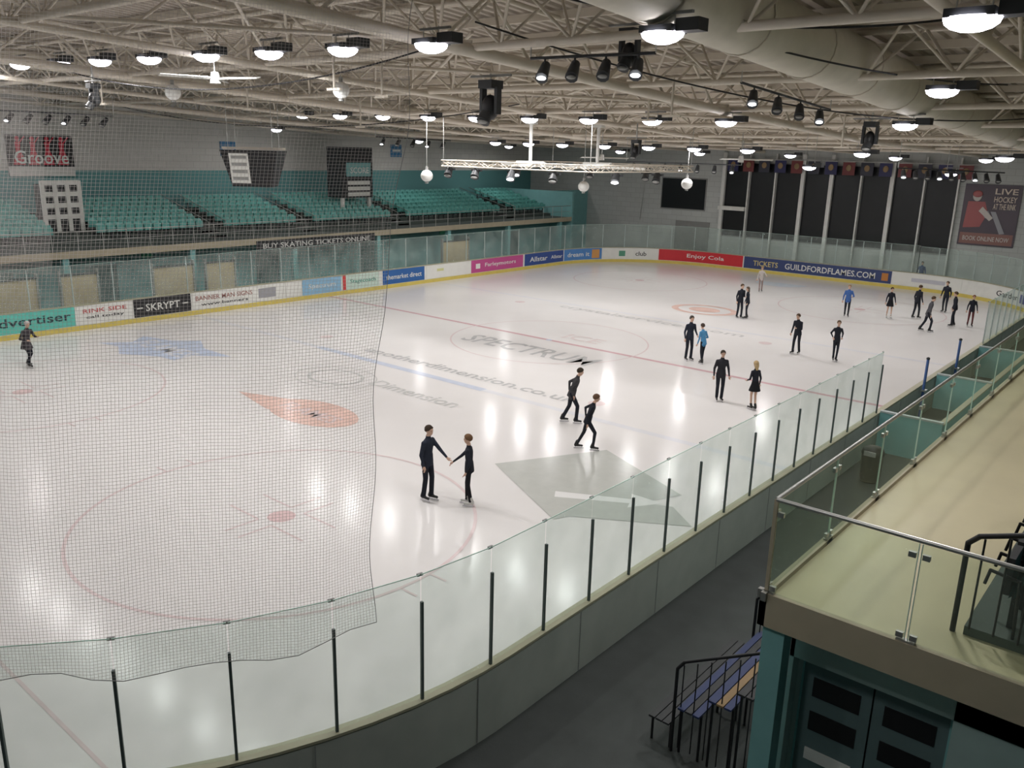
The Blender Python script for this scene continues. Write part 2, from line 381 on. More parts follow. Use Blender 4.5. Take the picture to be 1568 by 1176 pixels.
# trusses
for ty in np.arange(-4,62,6.0):
    g=G(); zb=ZL(ty); h=ZD(ty)-zb-.25; w=.75
    g.tube((X0,ty,zb),(X1,ty,zb),.085,'truss')
    for s in(-1,1): g.tube((X0,ty+s*w,zb+h),(X1,ty+s*w,zb+h),.07,'truss')
    xx=X0+.5; k=0
    while xx<X1-1.6:
        for s in(-1,1):
            g.tube((xx,ty,zb),(xx+.9,ty+s*w,zb+h),.035,'truss',n=6,caps=False); g.tube((xx+.9,ty+s*w,zb+h),(xx+1.8,ty,zb),.035,'truss',n=6,caps=False)
        g.tube((xx+.9,ty-w,zb+h),(xx+.9,ty+w,zb+h),.03,'truss',n=6,caps=False)
        xx+=1.8
    g.obj('roof_truss')
for tx in (-47.5,-41,-34.5,-28,-20.5,-13,-3.6,3):
    g=G(); pts=[(tx,y,ZL(y)-.08) for y in (-9,0,6,12,18,25,32,39,50,62.4)]
    g.path(pts,.13 if tx in(-13,-28,-41) else .09,'truss',n=10)
    y=-8
    while y<60:
        zz=ZL(y);  zt=ZD(y+1.5)-.2
        g.tube((tx,y,zz-.05),(tx,y+1.5,zt),.04,'truss',n=6,caps=False); g.tube((tx,y+1.5,zt),(tx,y+3,ZL(y+3)-.05),.04,'truss',n=6,caps=False)
        y+=3
    g.path([(tx,y,ZD(y)-.2) for y in (-9,0,12,25,39,62.4)],.06,'truss')
    g.obj('roof_purlin_truss')
g=G()
for i,ty in enumerate(np.arange(-4,56,6.0)):
    for tx in (-47.5,-34.5,-20.5,-3.6):
        nx2={-47.5:-41,-34.5:-28,-20.5:-13,-3.6:3}[tx]
        g.tube((tx,ty,ZL(ty)+.1),(nx2,ty+6,ZL(ty+6)+.1),.05,'truss',n=6); g.tube((nx2,ty,ZL(ty)+.3),(tx,ty+6,ZL(ty+6)+.3),.04,'truss',n=6)
g.obj('roof_wind_bracing')
g=G()
for y in np.arange(-7,62,2.0):
    zz=ZD(y)-.13; g.box((X0+.05,y-.04,zz-.09),(X1-.05,y+.04,zz+.1),'truss')
g.obj('roof_purlins')

# duct
g=G(); rings=[]
for y in np.linspace(4,61,40):
    z=ZL(y)+.0; r=.62
    rings.append([(-7.4+r*math.cos(2*math.pi*i/20),y,z+.35+r*math.sin(2*math.pi*i/20)) for i in range(20)])
g.loft(rings,'duct')
for y in np.arange(6,60,3.0):
    z=ZL(y)+.35
    for i in range(20):
        a=2*math.pi*i/20;b=2*math.pi*(i+1)/20
        g.tube((-7.4+.63*math.cos(a),y,z+.63*math.sin(a)),(-7.4+.63*math.cos(b),y,z+.63*math.sin(b)),.018,'truss',n=4,caps=False)
g.obj('ventilation_duct')
g=G(); 
g.path([(-33,y,ZL(y)+.5) for y in np.linspace(0,60,14)],.28,'duct',n=14); g.obj('ventilation_duct')

# lamps
def lamp(x,y,z,w=200,big=1.0):
    g=G(); b=big
    g.box((x-.28*b,y-.24*b,z+.02),(x+.28*b,y+.24*b,z+.12),'dark')
    g.box((x+.30*b,y-.15,z+.02),(x+.68*b,y+.15,z+.2),'dark')
    g.ball((x,y,z+.03),(.34*b,.30*b,.17*b),'lamp',14,8,zmax=0.0)
    for s in(-.2,.2): g.tube((x+s,y,z+.12),(x+s,y,max(z+.3,ZL(y)+.02)),.012,'steel',n=5)
    g.box((x-.28,y-.03,z+.28),(x+.5,y+.03,z+.32),'grey')
    o=g.obj('ceiling_lamp')
    l=D.lights.new('lamp_light','AREA'); l.shape='DISK'; l.size=.5; l.energy=w; l.color=(1,.975,.955)
    lo=D.objects.new('lamp_light',l); lo.location=(x,y,z-.16); SC.collection.objects.link(lo); lo.parent=o
W=142
for x in (-36.8,-34,-31.2,-28.3,-25.6,-22.8,-20,-17.4,-14.8,-12.2,-7.2,-2.9): lamp(x,12,9.9+.0225*-x,W*.93)
for x in (-34.8,-32,-29.1,-26.3,-23.6,-20.9,-18.2,-15.6,-12.9,-7.5): lamp(x,25.7,9.13+.016*-x,W)
for x in (-34,-31.5,-29.1,-26.3,-23.6,-21,-18.2,-12.9,-7.4): lamp(x,38.7,8.43+.009*-x,W)
for x in (-33,-27,-21,-15,-10.5): lamp(x,50.5,8.45,W*1.2)
for x in (-34,-28,-22,-16,-10): lamp(x,1.0,10.7,W*.7)  # row out of view, added to light the near ice
for y in (6,16,32,44,54): lamp(-46,y,ZL(y)-.3,78)  # extra lamps added above the stand to brighten the west wall
lamp(-5.3,20.4,9.75,120); lamp(-10.7,44.8,7.75,60,.8); lamp(-13.7,35,7.95,60,.8)
lamp(2.5,16,9.8,62); lamp(-4.2,2.0,10.6,115)  # second one is unseen, added to brighten the wall under the balcony

# ---------------------------------------------------------------- west stand
g=G()
XD=-42.0; zD=3.15; T0=-44.2; rise=.21; tread=.85; NR=6
g.box((XD,2,zD-.28),(T0,57.5,zD),'step'); g.box((XD+.03,2,zD-.30),(XD-.02,57.5,zD+.04),'fascia')
for i in range(NR):
    g.box((T0-i*tread,2,zD-.28),(X0+.02,57.5,zD+rise*(i+1)-.02) if i==NR-1 else (T0-(i+1)*tread,57.5,zD+rise*(i+1)-.02),'step')
g.box((X0+.02,57.5,0),(XD,57.7,5.2),'teal')
stand=g.obj('spectator_stand_terrace')
g=G(); g.box((-44.6,2,0),(-44.4,57.5,zD-.28),'teal')
for y in(14,19,29,37,46,52): g.box((-44.38,y,0),(-44.36,y+1.6,2.1),'tealdk'); 
for y in np.arange(4,57,6.5): g.box((XD-.35,y,0),(XD-.05,y+.3,zD-.28),'teal')
g.obj('wall_under_stand')
g=G()
for i in range(46):
    yy=2.2+i*1.2; g.tube((XD-.06,yy,zD),(XD-.06,yy,zD+.95),.02,'steel',n=6)
for z in(.95,.5): g.tube((XD-.06,2.2,zD+z),(XD-.06,57.4,zD+z),.024 if z>.9 else .014,'steel',n=6)
g.obj('stand_railing',parent=stand)
g=G(); g.box((XD+.03,27.5,2.45),(XD+.07,36.2,3.05),'dark')
v,f,_=textgeo('BUY SKATING TICKETS ONLINE'); g.add([(XD+.08,27.9+p[0]*7.9,2.6+p[1]*.3) for p in v],f,'white'); g.obj('advertising_banner',parent=stand)

def seat(g,x,y,z):
    w=.22
    prof=[(0,.38),(-.03,.55),(-.07,.72),(-.11,.86)]
    vs=[];
    for (dx,dz) in prof:
        for t,c in((-1,.03),(-.5,.0),(.5,.0),(1,.03)): vs.append((x-.12+dx+c,y+t*w*(1 if dz<.8 else .86),z+dz))
    fs=[(r*4+c,r*4+c+1,(r+1)*4+c+1,(r+1)*4+c) for r in range(3) for c in range(3)]
    vb=[(a-.03,b,c) for a,b,c in vs]; g.add(vs+vb,fs+[(a+16,d+16,c+16,b+16) for a,b,c,d in fs]+[(12,13,29,28),(13,14,30,29),(14,15,31,30),(0,12,28,16)[::1],(3,19,31,15)],'seat')
    g.box((x-.08,y-w*.9,z+.40),(x+.02,y+w*.9,z+.74),'seat')
    g.box((x-.1,y-.03,z),(x-.04,y+.03,z+.42),'dark')
for (a,b) in ((6,11.2),(12.3,18.0),(19.9,25.8),(27.2,32.2),(33.5,40.0),(41.5,51.3),(53.3,57.2)):
    g=G()
    for i in range(NR):
        yy=a+.25
        while yy<b:
            seat(g,T0-i*tread-.45,yy,zD+rise*(i+1)-.02); yy+=.5
    g.obj('stadium_seat_block')
for yy in (11.75,26.5,32.85,40.8,52.3):
    g=G()
    for i in range(NR):
        for k in(0,1): g.box((T0-i*tread-k*.42,yy-.5,zD+rise*(i)+rise*.5*k-.02),(T0-i*tread-k*.42-.42,yy+.5,zD+rise*i+rise*.5*(k+1)),'grey')
    for s in(-.55,.55):
        g.path([(T0,yy+s,zD),(T0,yy+s,zD+.9),(T0-NR*tread,yy+s,zD+NR*rise+.9)],.02,'steel',n=6)
    g.obj('stand_stairway',parent=stand)
# sign + boxes on stand
g=G(); x=X0+.05; g.box((X0,18.2,6.35),(x+.05,21.6,8.5),'black'); g.box((X0,18.2,6.35),(x+.07,21.6,6.85),'board')
v,f,_=textgeo('Groove'); g.add([(x+.12,18.5+p[0]*2.8,7.0+p[1]*.7) for p in v],f,'white')
rd=adcol((.6,.03,.06))
for i in range(4):
    yy=18.75+i*.75; g.ball((x+.08,yy,8.3),(.02,.12,.14),rd); g.add([(x+.07,yy-.14,8.15),(x+.07,yy+.16,8.15),(x+.07,yy+.1,7.75),(x+.07,yy+.25,7.35),(x+.07,yy+.3,6.95),(x+.07,yy-.3,6.95),(x+.07,yy-.12,7.7)],[(0,1,2,3,4,5,6)],rd); g.tube((x+.08,yy+.1,8.1),(x+.08,yy+.36,8.42),.04,rd,n=5)
g.obj('wall_banner_sign')
def cabin(y0,y1,z0,z1,x,k):
    g=G()
    for i in range(4):
        z=z0+(z1-z0)*i/3; g.box((x,y0,z-.12),(x+.06,y1,z+.12),'board')
    for j in range(4):
        y=y0+(y1-y0)*j/3; g.box((x-.02,y-.1,zD+.6),(x+.08,y+.1,z1+.1),'board')
    g.box((x-1.0,y0,zD+.6),(x-.05,y1,z1-.1),k); g.obj('commentary_box')
cabin(18.0,19.8,4.5,6.2,-46,'dark')
g=G(); g.box((-47.5,36.9,5.0),(-46,39.6,8.3),'dark'); g.box((-45.98,37.3,6.4),(-45.94,39.4,7.3),'teal'); g.box((-45.98,37.2,7.4),(-45.93,39.5,8.2),'dark')
for i in range(3): g.box((-45.97,37.4,5.1+i*.38),(-45.93,39.3,5.35+i*.38),'board')
v,f,_=textgeo('SCORE'); g.add([(-45.9,37.6+p[0]*1.6,6.6+p[1]*.4) for p in v],f,'white')
for y in(37.1,39.4): g.box((-46.3,y-.1,zD+.65),(-46.1,y+.1,5.2),'board')
g.obj('scoreboard_cabin')
for (y,z) in((30.8,8.0),(45.3,8.1)):
    g=G(); g.box((X0,y,z-.45),(X0+.08,y+1.1,z+.45),adcol((.05,.2,.4))); g.box((X0,y+.15,z-.05),(X0+.1,y+.95,z+.1),'white'); g.obj('wall_sign')
for (a,b) in((12,15.2),(16.2,17.9),(20.6,22.8),(23.5,25.2),(41,43.6)):
    g=G(); g.box((-40.7,a,.1),(-40.62,b,2.25),'tan'); 
    for y in(a,b): g.box((-40.75,y-.04,0),(-40.55,y+.04,2.5),'grey')
    g.box((-40.75,a,2.25),(-40.55,b,2.33),'dark'); g.box((-40.6,a,.4),(-40.2,b,.47),'wood'); g.obj('team_bench_box')
for y in (22,44.5):
    g=G(); g.box((-44.39,y,2.3),(-44.33,y+.6,2.55),adcol((.1,.6,.35))); g.tube((-44.36,y+.3,2.55),(-44.36,y+.3,2.86),.01,'grey'); g.obj('exit_sign')

# ---------------------------------------------------------------- north wall details
YW=Y1
xsW=np.linspace(-31.0,-14.3,9)
for i in range(8):
    g=G(); a,b=xsW[i]+.05,xsW[i+1]-.05
    g.box((a,YW-.04,2.3),(b,YW-.01,7.9),'win')
    for z in(2.3,7.9): g.box((a,YW-.08,z-.04),(b,YW,z+.04),'grey')
    for xx in(a,b): g.box((xx-.03,YW-.08,2.3),(xx+.03,YW,7.9),'grey')
    g.obj('window_%d'%(i+1))
for i,xx in enumerate(xsW):
    g=G(); w=.13 if i%3==0 or i==4 else .05
    g.box((xx-w,YW-.35,0),(xx+w,YW-.09,8.6),'white'); g.obj('window_column')
g=G()
for i in range(14):
    xx=-30.6+i*1.25; c=[(.03,.03,.10),(.18,.04,.04),(.04,.04,.06)][i%3]
    g.box((xx,YW-.55,7.25),(xx+.85,YW-.52,8.15),adcol(c)); g.ball((xx+.42,YW-.56,7.75),(.2,.01,.22),adcol((.3,.2,.1)),8,6)
    g.tube((xx,YW-.535,8.15),(xx+.85,YW-.535,8.15),.02,'steel')
    g.tube((xx+.42,YW-.535,8.2),(xx+.42,YW-.535,9.4),.01,'steel',n=5)
g.tube((-31,YW-.535,8.2),(-13,YW-.535,8.2),.02,'steel'); g.obj('championship_banner_row')
g=G(); g.box((-36.5,YW-.08,4.15),(-32.6,YW-.02,6.5),'win'); g.box((-36.6,YW-.05,4.05),(-32.5,YW-.01,6.6),'grey'); g.obj('black_display_panel')
g=G(); g.box((-13.9,YW-.1,3.1),(-10.6,YW-.01,7.0),adcol((.10,.08,.10))); g.box((-13.8,YW-.12,3.2),(-10.7,YW-.1,3.9),adcol((.28,.14,.12)))
PB=adcol((.6,.56,.52));PR=adcol((.4,.12,.12));PG=adcol((.35,.35,.38))
yy=YW-.12
g.ball((-13.1,yy,6.25),(.28,.03,.34),PB); g.ball((-13.1,yy-.02,6.38),(.3,.03,.22),PR); g.add([(-13.6,yy-.01,5.9),(-12.6,yy-.01,5.9),(-12.35,yy-.01,5.2),(-12.7,yy-.01,4.3),(-13.7,yy-.01,4.2)],[(0,1,2,3,4)],PR); g.add([(-12.7,yy-.03,5.6),(-12.0,yy-.03,4.9),(-12.2,yy-.03,4.7),(-12.9,yy-.03,5.3)],[(0,1,2,3)],PB); g.add([(-12.2,yy-.04,5.3),(-11.9,yy-.04,5.3),(-11.2,yy-.04,3.95),(-11.5,yy-.04,3.9)],[(0,1,2,3)],PG); g.ball((-12.4,yy,5.1),(.2,.03,.25),PG)
for i,(t,z) in enumerate((('LIVE',6.4),('HOCKEY',5.9),('AT THE RINK',5.45))):
    v,f,_=textgeo(t); g.add([(-12.1+p[0]*1.3,YW-.17,z+p[1]*.36) for p in v],f,adcol((.7,.6,.5)))
v,f,_=textgeo('BOOK ONLINE NOW'); g.add([(-13.6+p[0]*2.7,YW-.13,3.4+p[1]*.3) for p in v],f,PB)
g.obj('ice_hockey_poster')
g=G(); g.box((-31.2,YW-.5,4.3),(-29,YW-.1,4.6),'board'); g.box((-35,YW-.15,0),(-32,YW-.02,3.2),'grey'); g.obj('trim_1')
g=G(); g.box((-44.2,57.7,0),(-44.0,YW,5.2),'teal'); g.obj('wall_corner_partition')
g=G(); g.tube((-38.5,YW-.02,3),(-37.9,YW-.5,6.6),.03,'steel'); g.tube((-37.9,YW-.5,6.6),(-37.7,YW-.7,6.9),.05,'white'); g.obj('wall_floodlight_bracket')

# ---------------------------------------------------------------- near balcony
DX,DY,DZ=-3.22,8.32,3.6
XE=X1-.05
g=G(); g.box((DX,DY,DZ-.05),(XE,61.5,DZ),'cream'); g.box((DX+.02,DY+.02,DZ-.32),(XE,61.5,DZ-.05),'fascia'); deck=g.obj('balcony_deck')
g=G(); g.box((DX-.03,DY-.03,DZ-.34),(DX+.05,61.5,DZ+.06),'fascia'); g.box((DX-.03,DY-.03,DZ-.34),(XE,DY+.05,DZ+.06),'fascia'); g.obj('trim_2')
g=G();p=G()
def rail_run(a,b,n):
    a=np.array(a,float);b=np.array(b,float);d=(b-a)/n;u=d/np.linalg.norm(d);nn=np.array([-u[1],u[0],0])
    for i in range(n):
        q0=a+d*i+u*.015;q1=a+d*(i+1)-u*.015
        up=np.array([0,0,1.])
        g.add([q0+up*.03,q1+up*.03,q1+up*1.13,q0+up*1.13],[(0,1,2,3)],'dglass')
        for e in(q0,q1): g.obox(e+np.array([0,0,.58]),u*.004,nn*.007,(0,0,.55),'gedge')
        for q in(q0+u*.05,q1-u*.05):
            for z in(.12,1.0): p.obox(q+np.array([0,0,z]),u*.035,nn*.02,(0,0,.028),'steel')
    p.tube(a+np.array([0,0,1.16]),b+np.array([0,0,1.16]),.026,'steel',n=8)
    for i in range(n+1):
        q=a+d*i; p.obox(q+np.array([0,0,.03]),u*.09,nn*.03,(0,0,.05),'steel')
rail_run((DX+.02,DY+.02,DZ),(DX+.02,56.3,DZ),26); rail_run((DX+.02,DY+.02,DZ),(5.6,DY+.02,DZ),6)
p.obox((DX+.02,DY+.02,DZ+.58),(.02,0,0),(0,.02,0),(0,0,.58),'fascia')
o=p.obj('balcony_glass_railing'); g.obj('railing_glass',parent=o)
g=G(); g.box((-3.0,8.75,0),(-2.95,8.95,3.26),'wallN'); g.box((-1.25,8.75,0),(XE,8.95,3.26),'wallN'); g.box((-3.0,8.75,2.75),(XE,8.95,3.26),'wallN'); g.box((-3.05,8.95,0),(-2.9,61,3.26),'wallN'); g.obj('wall_under_balcony')
g=G(); g.box((-3.2,8.36,0),(-2.95,8.6,3.27),'teal'); g.box((-3.24,8.32,0),(-2.91,8.64,.12),'tealdk'); g.obj('trim_3')
M['doorp']=mat('door_paint_grey_teal',(.12,.18,.185),.5)
g=G()
for a,b in((-2.88,-2.1),(-2.08,-1.3)):
    g.box((a,8.98,.02),(b,9.03,2.68),'doorp'); g.box((a+.12,8.96,1.35),(b-.12,8.985,1.5),'white'); g.box((a+.12,8.96,.25),(b-.12,8.985,.4),'white'); g.box((a+.12,8.97,1.75),(b-.12,8.985,2.0),'win'); g.box((a+.12,8.97,2.2),(b-.12,8.985,2.45),'win')
g.tube((-2.18,8.93,.9),(-2.18,8.93,1.25),.015,'steel'); g.tube((-2.0,8.93,.9),(-2.0,8.93,1.25),.015,'steel')
g.box((-2.94,8.96,0),(-2.88,9.05,2.74),'teal'); g.box((-1.3,8.96,0),(-1.26,9.05,2.74),'teal'); g.box((-2.94,8.96,2.68),(-1.26,9.05,2.74),'teal')
g.obj('door_1')
# bleacher bench
g=G()
for i,(x,z) in enumerate(((-5.0,.45),(-4.55,.78),(-4.1,1.12),(-3.7,1.42))):
    for k in range(3): g.box((x-.17+k*.115,9.5,z-.03),(x-.07+k*.115,12.2,z),'bblue' if i in(1,2) and k!=1 else ('wood' if i==2 else 'dark'))
    for y in(9.6,10.8,12.1):
        g.tube((x-.15,y,0),(x-.15,y,z-.03),.02,'black'); g.tube((x+.15,y,0),(x+.15,y,z-.03),.02,'black'); g.tube((x-.17,y,z-.04),(x+.17,y,z-.04),.02,'black')
for y in(9.55,12.15):
    g.path([(-4.8,y,0),(-4.8,y,1.35),(-4.7,y,1.5),(-3.65,y,2.1),(-3.5,y,2.1),(-3.5,y,0)],.025,'black'); 
    for k in range(6): g.tube((-4.7+k*.2,y,.1),(-4.7+k*.2,y,1.45+k*.11),.01,'black',n=5)
g.obj('bleacher_bench')
# balcony seats (near right)
g=G()
M['seat2']=mat('balcony_seat_teal',(.03,.13,.13),.4)
def fold_seat(x,y,z):
    prof=[(0,.40),(.03,.6),(.08,.78),(.12,.9)]; vs=[]
    for dx,dz in prof:
        for t in(-1,-.5,.5,1): vs.append((x+dx-(.03 if abs(t)==1 else 0),y+t*.22*(1 if dz<.85 else .85),z+dz))
    vb=[(a+.035,b,c) for a,b,c in vs]; fs=[(r*4+c,r*4+c+1,(r+1)*4+c+1,(r+1)*4+c) for r in range(3) for c in range(3)]
    g.add(vs+vb,fs+[(a+16,d+16,c+16,b+16) for a,b,c,d in fs]+[(12,13,29,28),(13,14,30,29),(14,15,31,30)],'seat2',True)
    g.box((x-.10,y-.2,z+.42),(x-.03,y+.2,z+.82),'dark'); g.box((x-.02,y-.04,z),(x+.05,y+.04,z+.45),'black')
    for t in(-.25,.25): g.path([(x+.08,y+t,z),(x+.05,y+t,z+.62),(x-.22,y+t,z+.66),(x-.25,y+t,z+.5)],.018,'black',n=6)
for i in range(3):
    g.box((-1.35+i*.85,9.0,DZ),(-1.35+(i+1)*.85 if i<2 else XE,13,DZ+.3*i+.1),'step')
    for j in range(8): fold_seat(-1.0+i*.85,9.3+j*.5,DZ+.3*i+.1)
g.path([(-1.45,9.0,DZ),(-1.45,9.0,DZ+1.0),(-1.35,8.95,DZ+1.12),(.6,8.95,DZ+1.8),(.6,8.95,DZ)],.028,'black')
for k in range(9): g.tube((-1.3+k*.22,8.96,DZ+.1),(-1.3+k*.22,8.96,DZ+1.1+k*.075),.012,'black',n=5)
g.obj('tiered_seating')
g=G(); rings=[]
for z,r in((.02,.24),(.1,.26),(.75,.28),(.82,.30),(.95,.24),(1.0,.1)): rings.append([(-6.2+r*math.cos(2*math.pi*i/16),22.5+r*math.sin(2*math.pi*i/16),z) for i in range(16)])
g.loft(rings,'black'); g.box((-6.35,22.2,.78),(-6.05,22.24,.9),'grey'); g.obj('litter_bin')
g=G(); g.box((-5.3,25.2,0),(-5.2,37.5,1.15),'teal'); g.box((-5.33,25.2,1.15),(-5.17,37.5,1.2),'cap')
for y in(25.2,31.3,37.5): g.box((-6.9,y-.05,0),(-5.2,y+.05,1.2),'teal'); g.box((-6.9,y-.07,1.2),(-5.2,y+.07,1.25),'postl')
g.box((-5.8,25.4,.4),(-5.4,37.3,.46),'wood'); g.obj('team_bench_enclosure')
for y in (29.4,33.6):
    g=G(); g.tube((-6.83,y,0),(-6.83,y,2.1),.045,adcol((.06,.12,.3))); g.ball((-6.83,y,2.1),(.06,.06,.05),'dark'); g.box((-6.88,y-.1,1.0),(-6.73,y+.1,1.05),'steel'); g.obj('gate_post')

# ---------------------------------------------------------------- safety net
g=G(); NS,NT=150,50
ed=[(2.5,(0,0)),(4.5,(-.06,.15)),(6.7,(-.2,.46)),(8.5,(-.6,1.16)),(10.1,(-1.0,1.72)),(11.4,(-1.2,2.0))]
zs_=[e[0] for e in ed];dxs=[e[1][0] for e in ed];dys=[e[1][1] for e in ed]
s_start=6.1-R; Ltot=46
uv=[];vs=[]
for i in range(NS+1):
    s=s_start-Ltot*i/NS*1.0
    (px,py),nn=per(s,.17)
    arc=Ltot*i/NS
    zb_=2.66-.08*math.sin(arc*1.35)-.10*abs(math.sin(arc*.62+.3))+.05*math.sin(arc*4.1)
    for j in range(NT+1):
        t=j/NT; z=zb_+(11.3-zb_)*t
        dx=np.interp(z,zs_,dxs);dy=np.interp(z,zs_,dys); k=math.exp(-arc/6.0)
        fold=.07*math.sin(arc*2.4+.8*math.sin(z*.9))*(1-.3*t)+.03*math.sin(arc*6+z)
        edge=.05*math.sin(z*3.1)*math.exp(-arc/.4)
        x=px+nn[0]*fold+dx*k-nn[0]*.9*t*(1-k); y=py+nn[1]*fold+dy*k-nn[1]*.9*t*(1-k)+edge
        vs.append((x,y,z)); uv.append((arc/.037,z/.037))
g.add(vs,[(i*(NT+1)+j,(i+1)*(NT+1)+j,(i+1)*(NT+1)+j+1,i*(NT+1)+j+1) for i in range(NS) for j in range(NT)],'net',True)
g.uv=uv
net=g.obj('safety_net')
h=G()
for i in range(NS): h.tube(vs[i*(NT+1)],vs[(i+1)*(NT+1)],.006,'hem',n=4,caps=False)
for j in range(NT): h.tube(vs[j],vs[j+1],.005,'hem',n=4,caps=False)
for i in range(NS): h.tube(vs[i*(NT+1)+NT],vs[(i+1)*(NT+1)+NT],.012,'hem',n=4,caps=False)
h.obj('net_edge_rope',parent=net)

# ---------------------------------------------------------------- hanging objects
def hang(g,x,y,z,r=.012): g.tube((x,y,z),(x,y,ZL(y)),r,'steel',n=5)
g=G(); c=np.array([-31.4,20.7,7.35]); u=np.array([.77,.64,0]);w=np.array([-.64,.77,0])
def prism(c,u,w,hw_t,hw_b,hd,hh,k):
    vs=[]
    for z,hw,q in((hh,hw_t,hd),(-hh,hw_b,hd*.6)):
        for a,b in((-1,-1),(1,-1),(1,1),(-1,1)): vs.append(c+u*a*hw+w*b*q+np.array([0,0,z]))
    g.add(vs,[(0,1,2,3)[::-1],(4,5,6,7),(0,4,5,1),(1,5,6,2),(2,6,7,3),(3,7,4,0)],k)
prism(c,u,w,1.15,.8,.8,.72,'black')
sl=(.8-.8*.6)/1.44
def onface(a,z,d=.03): return c+u*a+w*(-(.64+sl*z)-d)+np.array([0,0,z])
def fquad(a0,a1,z0,z1,d,k): g.add([onface(a0,z0,d),onface(a1,z0,d),onface(a1,z1,d),onface(a0,z1,d)],[(0,1,2,3)],k)
fquad(-.80,-.02,-.58,.6,.02,'board')
for k in range(4): fquad(-.72,-.10,-.45+k*.28,-.33+k*.28,.03,'grey')
fquad(.05,.82,-.58,.6,.02,'win')
for a in(-1,1): 
    for b in(-1,1): q=c+u*a*.9+w*b*.5; hang(g,q[0],q[1],q[2]+.7)
g.obox(c+np.array([0,0,.8]),u*1.3,w*.05,(0,0,.05),'truss')
g.obj('hanging_scoreboard')
def mover(x,y,z,s=1.0):
    g=G(); g.box((x-.2*s,y-.2*s,z+.30*s),(x+.2*s,y+.2*s,z+.48*s),'dark')
    for a in(-1,1): g.box((x+a*.22*s-.04*s,y-.08*s,z-.25*s),(x+a*.22*s+.04*s,y+.08*s,z+.34*s),'dark')
    g.ball((x,y,z-.1*s),(.17*s,.24*s,.28*s),'black'); g.tube((x,y-.12*s,z-.25*s),(x,y-.25*s,z-.42*s),.14*s,'dark',r1=.16*s,n=12); g.ball((x,y-.25*s,z-.42*s),(.13*s,.13*s,.05*s),'grey',10,6)
    hang(g,x,y,z+.45*s,.03); g.box((x-.6*s,y-.03,z+.55*s),(x+.6*s,y+.03,z+.6*s),'grey'); g.obj('moving_head_spotlight')
mover(-15.4,17.3,9.5,1.15); mover(-27.5,12.6,9.6,.8); mover(-9.0,27.5,9.0,.9); mover(-9.4,14.5,10.2,.8); mover(-19.5,31,8.5,.8)
def globe(x,y,z,r=.3):
    g=G(); g.ball((x,y,z),(r,r,r*.95),'white',16,10); g.tube((x,y,z+r*.8),(x,y,z+r*1.5),.06,'grey'); hang(g,x,y,z+r,.015); g.tube((x,y,z-r),(x,y,z-r-.05),.08,'grey'); g.obj('globe_pendant_speaker')
globe(-20.1,16.2,9.85,.24); globe(-27.7,15.3,9.9,.26); globe(-26.7,26,7.2,.26); globe(-21.2,38.6,6.95,.28); globe(-22.7,31.9,6.85,.25)
l=D.lights.new('pendant_light','POINT'); l.energy=20; l.shadow_soft_size=.25; lo=D.objects.new('pendant_light',l); lo.location=(-20.1,15.9,9.5); SC.collection.objects.link(lo)
# centre rig
g=G(); zc=7.75; s=3.75; cx,cy=-22.1,29.9
cs=[(-s,-s),(s,-s),(s,s),(-s,s)]
for i in range(4):
    a=cs[i];b=cs[(i+1)%4]
    A=np.array([cx+a[0],cy+a[1],zc]);B=np.array([cx+b[0],cy+b[1],zc]); d=(B-A)/np.linalg.norm(B-A);nn=np.array([-d[1],d[0],0])
    for o1 in(-.12,.12):
        for z in(-.12,.12): g.tube(A+nn*o1+np.array([0,0,z]),B+nn*o1+np.array([0,0,z]),.025,'truss',n=6)
    for k in range(15):
        p0=A+(B-A)*k/15;p1=A+(B-A)*(k+1)/15
        for o1 in(-.12,.12): g.tube(p0+nn*o1+np.array([0,0,-.12 if k%2 else .12]),p1+nn*o1+np.array([0,0,.12 if k%2 else -.12]),.015,'truss',n=5)
        g.tube(p0+nn*-.12,p1+nn*.12,.012,'truss',n=5)
g.tube((cx-s,cy,zc),(cx+s,cy,zc),.05,'white'); g.tube((cx,cy-s,zc),(cx,cy+s,zc),.05,'white')
for (x,y) in((-22.1,27.3),(-21.2,30.7)):
    g.tube((x,y,zc),(x,y,9.75),.07,'white'); g.box((x-.22,y-.12,9.35),(x+.22,y+.12,9.75),'white'); g.tube((x-.7,y,zc+.1),(x+.7,y,zc+.1),.09,'white')
for x,y in cs: hang(g,cx+x,cy+y,zc,.015)
g.obj('lighting_rig_truss')
for i,(x,y) in enumerate(((-25.8,26.5),(-24,26.2),(-22,26.1),(-20,26.2),(-18.4,28),(-18.4,31),(-25.8,31),(-23.5,33.6),(-20.5,33.6))):
    g=G(); g.box((x-.25,y-.06,zc-.28),(x+.25,y+.06,zc-.2),'dark'); g.tube((x,y,zc-.2),(x+.1,y-.25,zc-.5),.12,'dark',r1=.18,n=10); g.ball((x+.1,y-.26,zc-.51),(.15,.15,.06),'lamp2' if i in(2,4,6) else 'grey',8,5); g.tube((x,y,zc-.2),(x,y,zc-.12),.03,'dark'); g.obj('stage_spotlight')
for (x,y,z) in((-24.6,36,8.1),(-17.2,36,8.2),(-20.5,12.5,9.9)):
    g=G()
    for k in range(3):
        a=k*2.1+.3; g.obox((x+.75*math.cos(a),y+.75*math.sin(a),z),(.62*math.cos(a),.62*math.sin(a),0),(-.08*math.sin(a),.08*math.cos(a),.02),(0,0,.01),'white')
    g.tube((x,y,z-.12),(x,y,z+.15),.14,'white',r1=.1); hang(g,x,y,z,.02); g.obj('ceiling_fan')
